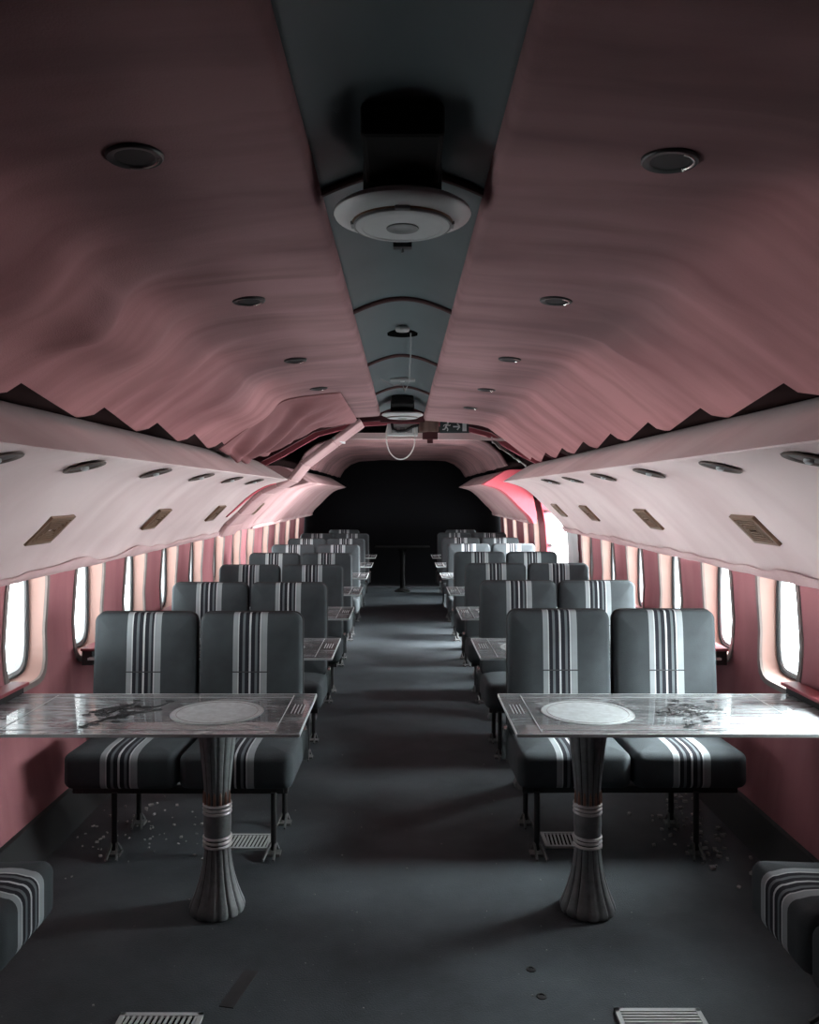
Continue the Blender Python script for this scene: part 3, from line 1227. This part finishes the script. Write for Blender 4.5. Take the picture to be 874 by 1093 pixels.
mb = MB()
mb.tube([(-.056, YS-.002, .030), (-.056, YS+.001, .030)], .0085, 14)
stroke(mb, [(-.062, .020), (-.074, -.006)], .015)
stroke(mb, [(-.063, .019), (-.044, .008), (-.034, .016)], .007)
stroke(mb, [(-.064, .019), (-.084, .016), (-.092, .002)], .007)
stroke(mb, [(-.073, -.005), (-.056, -.016), (-.060, -.036)], .009)
stroke(mb, [(-.074, -.005), (-.082, -.022), (-.102, -.024)], .009)
mb.build('running_figure', M['signw'], o, smooth=0)
mb = MB()
stroke(mb, [(-.012, 0), (.042, 0)], .011)
stroke(mb, [(.022, .026), (.044, 0), (.022, -.026)], .011)
mb.build('arrow', M['signw'], o, smooth=0)
mb = MB()
mb.box((.083, YS, .0), (.034, .003, .075))
mb.build('door_pictogram', M['signw'], o, smooth=0)
tag(o, 'dark emergency exit sign with running figure and right arrow', 'sign')
mb = MB()
mb.bar((.30, 7.0, 2.0), (1.0, 7.0, 1.985), .03, .02)
tag(mb.build('trim_13', M['rack'], smooth=0), 'thin pale rail under the exit sign', 'rail', kind='structure')
# white crumpled plastic by the right hoop
mb = MB()
grid(mb, lin(0, 1, 14), lin(0, 1, 8), lambda u, v: (.78+.30*u, 7.1+.06*v, 1.965-.20*u+.06*v*(1-u)+.02*fbm(u*7, v*7)))
tag(mb.build('torn_plastic', M['cable'], smooth=80, solid=.004), 'crumpled white plastic scrap hanging at the right of the ceiling gap', 'plastic')


# ------------------------------------------------------------------ seats
def make_seat(sw, n, shift, name, front=-.32):
    """row of n seats, origin on the floor at the middle of the backrest line, facing -y"""
    root = empty(name)
    hw = sw/2-.004
    xs = [(i-(n-1)/2)*sw for i in range(n)]
    for x in xs:
        mb = MB()
        hh, t = .285, .062

        def tb(u, v, d):
            f = 1-.012*(v/hh+1)
            return (u*f, d, v)
        mb.pillow(hw, hh, t, .042, .022, tb, puff=.010)
        b = mb.build('backrest', M['seat'], root, (x, -.035, .690), (-math.radians(4), 0, 0), smooth=60)
        mb = MB()
        mb.pillow(hw-.002, hh+.002, .028, .044, .012, lambda u, v, d: tb(u, v, d+.052))
        mb.build('back_shell', M['shellback'], b, smooth=60)
        mb = MB()
        pts = []
        for (sx, sy, t0) in ((1, 1, 0), (-1, 1, PI/2)):
            for k in range(7):
                q = t0+k*PI/2/6
                u, v = sx*(hw-.042)+.043*math.cos(q), sy*(hh-.042)+.043*math.sin(q)
                pts.append(tb(u, v, .052))
        pts = [tb(hw+.001, -hh+.05, .052)]+pts+[tb(-hw-.001, -hh+.05, .052)]
        mb.tube(pts, .0045, 6)
        mb.build('piping', M['pipe'], b)
        mb = MB()
        mb.tube([(-.085, -.008, .018), (.085, -.008, .018)], .0035, 6)
        mb.build('seam', M['pipe'], b)
        mb = MB()

        def tc_(u, v, d):
            z = -d
            z += .012*(-v/.225)*.6
            return (u, v, z)
        mb.pillow(hw, .232, .150, .040, .034, tc_, puff=.010)
        mb.build('seat_cushion', M['seat'], root, (x, -.135, .428), smooth=60)
    L = n*sw
    mb = MB()
    for y in (-.30, -.02):
        mb.bar((-L/2+.03, y, .268), (L/2-.03, y, .268), .032, .028)
    for x in (-L/2+.06, L/2-.06):
        mb.bar((x, -.32, .268), (x, .05, .268), .028, .026)
    mb.build('seat_frame', M['blackm'], root, smooth=0, bevel=.004)
    for sx in (-1, 1):
        mb = MB()
        mb.tube([(sx*(L/2+.002), -.03, .44), (sx*(L/2+.014), -.03, .44)], .022, 16)
        mb.bar((sx*(L/2+.006), -.04, .45), (sx*(L/2+.006), -.005, .30), .03, .006)
        mb.build('hinge', M['chrome'], root, smooth=30)
    lx = min(.335, L/2-.05)
    for sx in (-1, 1):
        for y in (front, .0):
            x = shift+sx*lx
            x = max(-L/2+.04, min(L/2-.04, x))
            mb = MB()
            mb.tube([(x, y, .262), (x, y, .022)], .0125, 12)
            lg = mb.build('leg', M['blackm'], root)
            mb = MB()
            mb.box((x, y, .006), (.06, .05, .012))
            for q in (-1, 1):
                mb.bar((x+q*.010, y, .05), (x+q*.022-.012*sx, y-.075, .008), .010, .012)
                mb.bar((x+q*.010, y, .05), (x+q*.016, y+.035, .008), .010, .010)
            mb.build('foot_bracket', M['foot'], lg, smooth=0, bevel=.002)
    return root


ROWY = [3.75+1.26*k for k in range(8)]
LX, RX = -.937, .960
for sg, wn, X, sh in ((-1, 'left', LX, .06), (1, 'right', RX, -.06)):
    proto = make_seat(.484, 2, sh, 'double_seat')
    for k in range(7):
        o = proto if k == 0 else copy_tree(proto)
        o.location = (X+random.uniform(-.006, .006)*(k > 0), ROWY[k], 0)
        extra = ['behind the nearest glass table', 'second row', 'third row', 'fourth row', 'fifth row', 'sixth row', 'seventh and last double row'][k]
        tag(o, f'striped grey double seat left of the aisle, {extra}'.replace('left', wn), 'seat', f'double seats on the {wn} of the aisle')
        if sg > 0 and k == 0:
            o.scale = (1, 1, 1.012)
    single = make_seat(.484, 1, 0, 'single_seat')
    single.location = (sg*.90, ROWY[7], 0)
    tag(single, f'striped single seat in the dark at the far end, {wn} of the aisle', 'seat')
# side-facing benches at the very front
for sg, wn in ((-1, 'left'), (1, 'right')):
    o = make_seat(.345, 2, 0, 'bench_seat', -.13)
    o.location = (sg*1.365, 2.02, .036)
    for c in kids(o):
        if c.name.startswith('leg'):
            pass
    o.rotation_euler = (0, 0, -sg*PI/2)
    o.location.z = 0
    o.scale = (1, 1, 1.075)
    tag(o, f'striped grey bench seat facing the aisle at the near {wn} edge', 'bench seat')


# ------------------------------------------------------------------ tables
def make_table(length, side, full=True):
    """origin on the floor under the pedestal, side=-1: wall to the left"""
    root = empty('glass_table')
    x0, x1 = (-.855, .333) if side < 0 else (-.295, .875)
    TZ = .715
    mb = MB()
    mb.box(((x0+x1)/2, 0, TZ), (x1-x0, .545, .010))
    mb.build('glass_top', M['glass'], root, smooth=0)
    mb = MB()
    e = .0035
    for (c, s_) in ((((x0+x1)/2, -.2740, TZ), (x1-x0, e, .011)), (((x0+x1)/2, .2740, TZ), (x1-x0, e, .011)), ((x1 if side < 0 else x0, 0, TZ), (e, .545, .011))):
        mb.box(c, s_)
    mb.build('glass_rim', M['gedge'], root, smooth=0)
    mb = MB()
    mb.lathe([(.001, .0), (.168, .0), (.168, .0008), (.001, .0008)], 48, c=(0, 0, TZ+.0052))
    mb.build('top_plate', M['stone'], root)
    mb = MB()
    for r in (.166, .146):
        mb.tube([(r*math.cos(t), r*math.sin(t), TZ+.0062) for t in lin(0, 2*PI, 48)[:-1]], .0014, 5, closed=True)
    mb.build('plate_border', M['plast2'], root)
    # pedestal
    prof = [(.088, 0), (.098, .004), (.100, .018), (.096, .032), (.086, .055), (.075, .085), (.063, .125), (.054, .17), (.049, .21), (.0465, .236)]
    fl = [(.0455, .392), (.046, .42), (.049, .46), (.055, .53), (.064, .60), (.072, .66), (.0745, .692), (.074, .70)]
    n = 96

    def fluted(mb, pr, depth):
        vs, fs = [], []
        for (r, z) in pr:
            for k in range(n):
                t = 2*PI*k/n
                g = max(0, math.cos(14*t))**8
                rr = r*(1-depth*g)
                vs.append((rr*math.cos(t), rr*math.sin(t), z))
        for i in range(len(pr)-1):
            for k in range(n):
                fs.append((i*n+k, i*n+(k+1) % n, (i+1)*n+(k+1) % n, (i+1)*n+k))
        fs.append(list(range(n))[::-1])
        fs.append([(len(pr)-1)*n+k for k in range(n)])
        mb.add(vs, fs)
    gm = lambda p: False
    mb = MB()
    fluted(mb, prof, .10)
    base = mb.build('base', M['column'], root, smooth=60)
    mb = MB()
    fluted(mb, fl, .10)
    cap = mb.build('capital', M['column'], root, smooth=60)
    mb = MB()
    for k in range(14):
        t = 2*PI*k/14
        mb.tube([(r*.905*math.cos(t), r*.905*math.sin(t), z) for r, z in prof[2:]], .0032, 6)
    mb.build('flute', M['groove'], base)
    mb = MB()
    for k in range(14):
        t = 2*PI*k/14
        mb.tube([(r*.905*math.cos(t), r*.905*math.sin(t), z) for r, z in fl], .0032, 6)
    mb.build('flute', M['groove'], cap)
    if full:
        mb = MB()
        for k in range(14):
            t = 2*PI*(k+.5)/14
            if math.sin(t) < .2:
                mb.tube([((r+.0006)*math.cos(t), (r+.0006)*math.sin(t), z) for r, z in ((.0455, .395), (.0462, .42), (.0474, .44))], [.006, .0055, .002], 6)
        mb.build('worn_patch', M['copper'], cap)
    mb = MB()
    mb.lathe([(.044, .262), (.0475, .275), (.0505, .315), (.0505, .335), (.048, .362), (.044, .378)], 40)
    mb.build('barrel', M['column'], root, smooth=60)
    for z in (.240, .255, .270, .360, .374, .388):
        mb = MB()
        mb.tube([(.0475*math.cos(t), .0475*math.sin(t), z) for t in lin(0, 2*PI, 40)[:-1]], .0058, 8, closed=True)
        mb.build('ring', M['ring'], root)
    mb = MB()
    mb.lathe([(.044, .236), (.044, .394)], 24)
    mb.build('core', M['groove'], root)
    # printed lines and drawing on the glass
    s = -side
    ed = x1 if side < 0 else x0
    zt = TZ+.0062
    mb = MB()
    xi = ed-s*.085
    xo = (x0 if side < 0 else x1)+s*.17
    mb.bar((xi, -.25, zt), (xi, .25, zt), .003, .001)
    mb.bar((xi, .215, zt), (xo, .215, zt), .003, .001)
    mb.bar((xi, -.225, zt), (xo, -.225, zt), .002, .001)
    mb.bar((xo, -.25, zt), (xo, .25, zt), .003, .001)
    mb.build('printed_border', M['line'], root, smooth=0)
    mb = MB()
    rnd = random.Random(5)
    for r_ in range(4):
        y = -.02
        while y < .10:
            l_ = rnd.uniform(.005, .014)
            xx = ed-s*(.024+.0125*r_)
            mb.bar((xx, y, zt), (xx, y+l_, zt), .0042, .001)
            y += l_+.005
    mb.build('printed_lettering', M['line'], root, smooth=0)
    # loose pen drawing: branches with leaves
    mb = MB()
    cx = -s*.36
    for k in range(26):
        a = rnd.uniform(-.5, .5)+(PI if k % 2 else 0)
        px, py = cx+rnd.uniform(-.06, .06), rnd.uniform(-.10, .08)
        L_ = rnd.uniform(.05, .13)
        pts = []
        for j in range(8):
            t = j/7
            pts.append((px+L_*t*math.cos(a+.9*t), py+L_*t*math.sin(a+.9*t), zt))
        mb.tube(pts, [.0020*(1-.7*j/7)+.0005 for j in range(8)], 4)
        ex, ey = pts[-1][0], pts[-1][1]
        mb.tube([(ex+.016*math.cos(t), ey+.010*math.sin(t), zt) for t in lin(0, 2*PI, 12)[:-1]], .0015, 4, closed=True)
    mb.build('printed_drawing', M['ink'], root)
    # red wall rail holding the outer edge
    xw = x0 if side < 0 else x1
    mb = MB()
    mb.box((xw-s*.005, .02, TZ+.042), (.075, .56, .014))
    rl = mb.build('wall_rail', M['railred'], root, smooth=0, bevel=.004)
    mb = MB()
    mb.box((xw-s*.012, .02, TZ-.0), (.05, .54, .07))
    mb.build('rail_clamp', M['rubber'], rl, smooth=0)
    return root


for sg, wn, X in ((-1, 'left', -.676), (1, 'right', .676)):
    proto = make_table(1.18, sg)
    for k in range(7):
        o = proto if k == 0 else copy_tree(proto)
        o.location = (X, 2.978+1.26*k, 0)
        extra = 'nearest the camera on fluted pedestal' if k == 0 else f'in front of the {ORD[k]} seat row'
        tag(o, f'printed glass table {wn} of the aisle, {extra}', 'table', f'glass tables on the {wn} of the aisle')
# dark table standing alone in the aisle at the tail
t = empty('dark_table', (0, 12.75, 0))
mb = MB()
mb.box((0, 0, .69), (.86, .45, .03))
mb.build('tabletop', M['duct'], t, smooth=0, bevel=.006)
mb = MB()
mb.lathe([(.12, 0), (.13, .01), (.10, .03), (.04, .06), (.035, .35), (.04, .60), (.08, .675)], 24)
mb.build('pedestal', M['duct'], t)
tag(t, 'black pedestal table alone in the dark at the end of the aisle', 'table')


# ------------------------------------------------------------------ floor grilles
def make_grille(x, y, w, d, across, label):
    o = empty('floor_grille', (x, y, 0))
    mb = MB()
    f = .014
    for (c, s_) in (((-w/2+f/2, 0, .005), (f, d, .010)), ((w/2-f/2, 0, .005), (f, d, .010)), ((0, -d/2+f/2, .005), (w, f, .010)), ((0, d/2-f/2, .005), (w, f, .010))):
        mb.box(c, s_)
    mb.build('frame', M['grille'], o, smooth=0)
    mb = MB()
    mb.box((0, 0, .0015), (w-.01, d-.01, .003))
    mb.build('void', M['hole'], o, smooth=0)
    n = 13 if across else 8
    for k in range(n):
        mb = MB()
        if across:
            xx = -w/2+f+(w-2*f)*(k+.5)/n
            mb.bar((xx-.004, -d/2+f, .005), (xx+.004, d/2-f, .005), .0075, .007)
        else:
            yy = -d/2+f+(d-2*f)*(k+.5)/n
            mb.bar((-w/2+f, yy, .005), (w/2-f, yy, .005), .0065, .007)
        mb.build('slat', M['grille'], o, smooth=0)
    tag(o, label, 'grille', 'floor grilles')


make_grille(-.697, 2.305, .24, .13, True, 'pale metal floor grille at the bottom edge, left of the aisle')
make_grille(.745, 2.325, .25, .13, False, 'pale metal floor grille at the bottom edge, right of the aisle')
make_grille(-.69, 3.545, .24, .15, True, 'pale metal floor grille behind the left table pedestal')
make_grille(.735, 3.565, .24, .15, True, 'pale metal floor grille behind the right table pedestal')

# floor litter
rnd = random.Random(11)


def litter(name, spots, label):
    mb = MB()
    for (cx, cy, sx, sy, n, smax) in spots:
        for _ in range(n):
            x, y = cx+rnd.gauss(0, sx), cy+rnd.gauss(0, sy)
            if abs(x) > 1.45:
                continue
            s_ = rnd.uniform(.3, 1)*smax
            R = Matrix.Rotation(rnd.uniform(0, 6), 3, 'Z') @ Matrix.Rotation(rnd.uniform(-.4, .4), 3, 'X')
            mb.box((x, y, s_*.3+.001), (s_, s_*rnd.uniform(.4, 1), s_*.5), R)
    tag(mb.build(name, M['debris'], smooth=0), label, 'debris', kind='stuff')


litter('floor_litter', [(-1.25, 3.75, .10, .22, 60, .016), (-.95, 3.6, .15, .2, 20, .014)], 'crumbs and chips scattered under the near left seats')
litter('floor_litter', [(1.30, 3.7, .09, .25, 90, .022)], 'crumbs and chips scattered under the near right seats')
litter('aisle_litter', [(0, 3.0, .55, .8, 70, .006)], 'fine specks of dirt scattered over the near aisle floor')
mb = MB()
mb.box((-.50, 2.50, .0012), (.045, .19, .0024), Matrix.Rotation(-.22, 3, 'Z'))
tag(mb.build('tape_strip', M['tape'], smooth=0), 'dark strip of tape stuck to the floor left of centre', 'tape')
for (x, y, lb) in ((.42, 2.46, 'small dark bolt hole in the floor, nearer one right of centre'), (.41, 2.60, 'small dark bolt hole in the floor, farther one right of centre')):
    mb = MB()
    mb.lathe([(.016, .0), (.015, .003), (.009, .004), (.008, .001)], 16, c=(x, y, 0))
    tag(mb.build('floor_socket', M['rubber']), lb, 'floor socket', 'floor sockets')
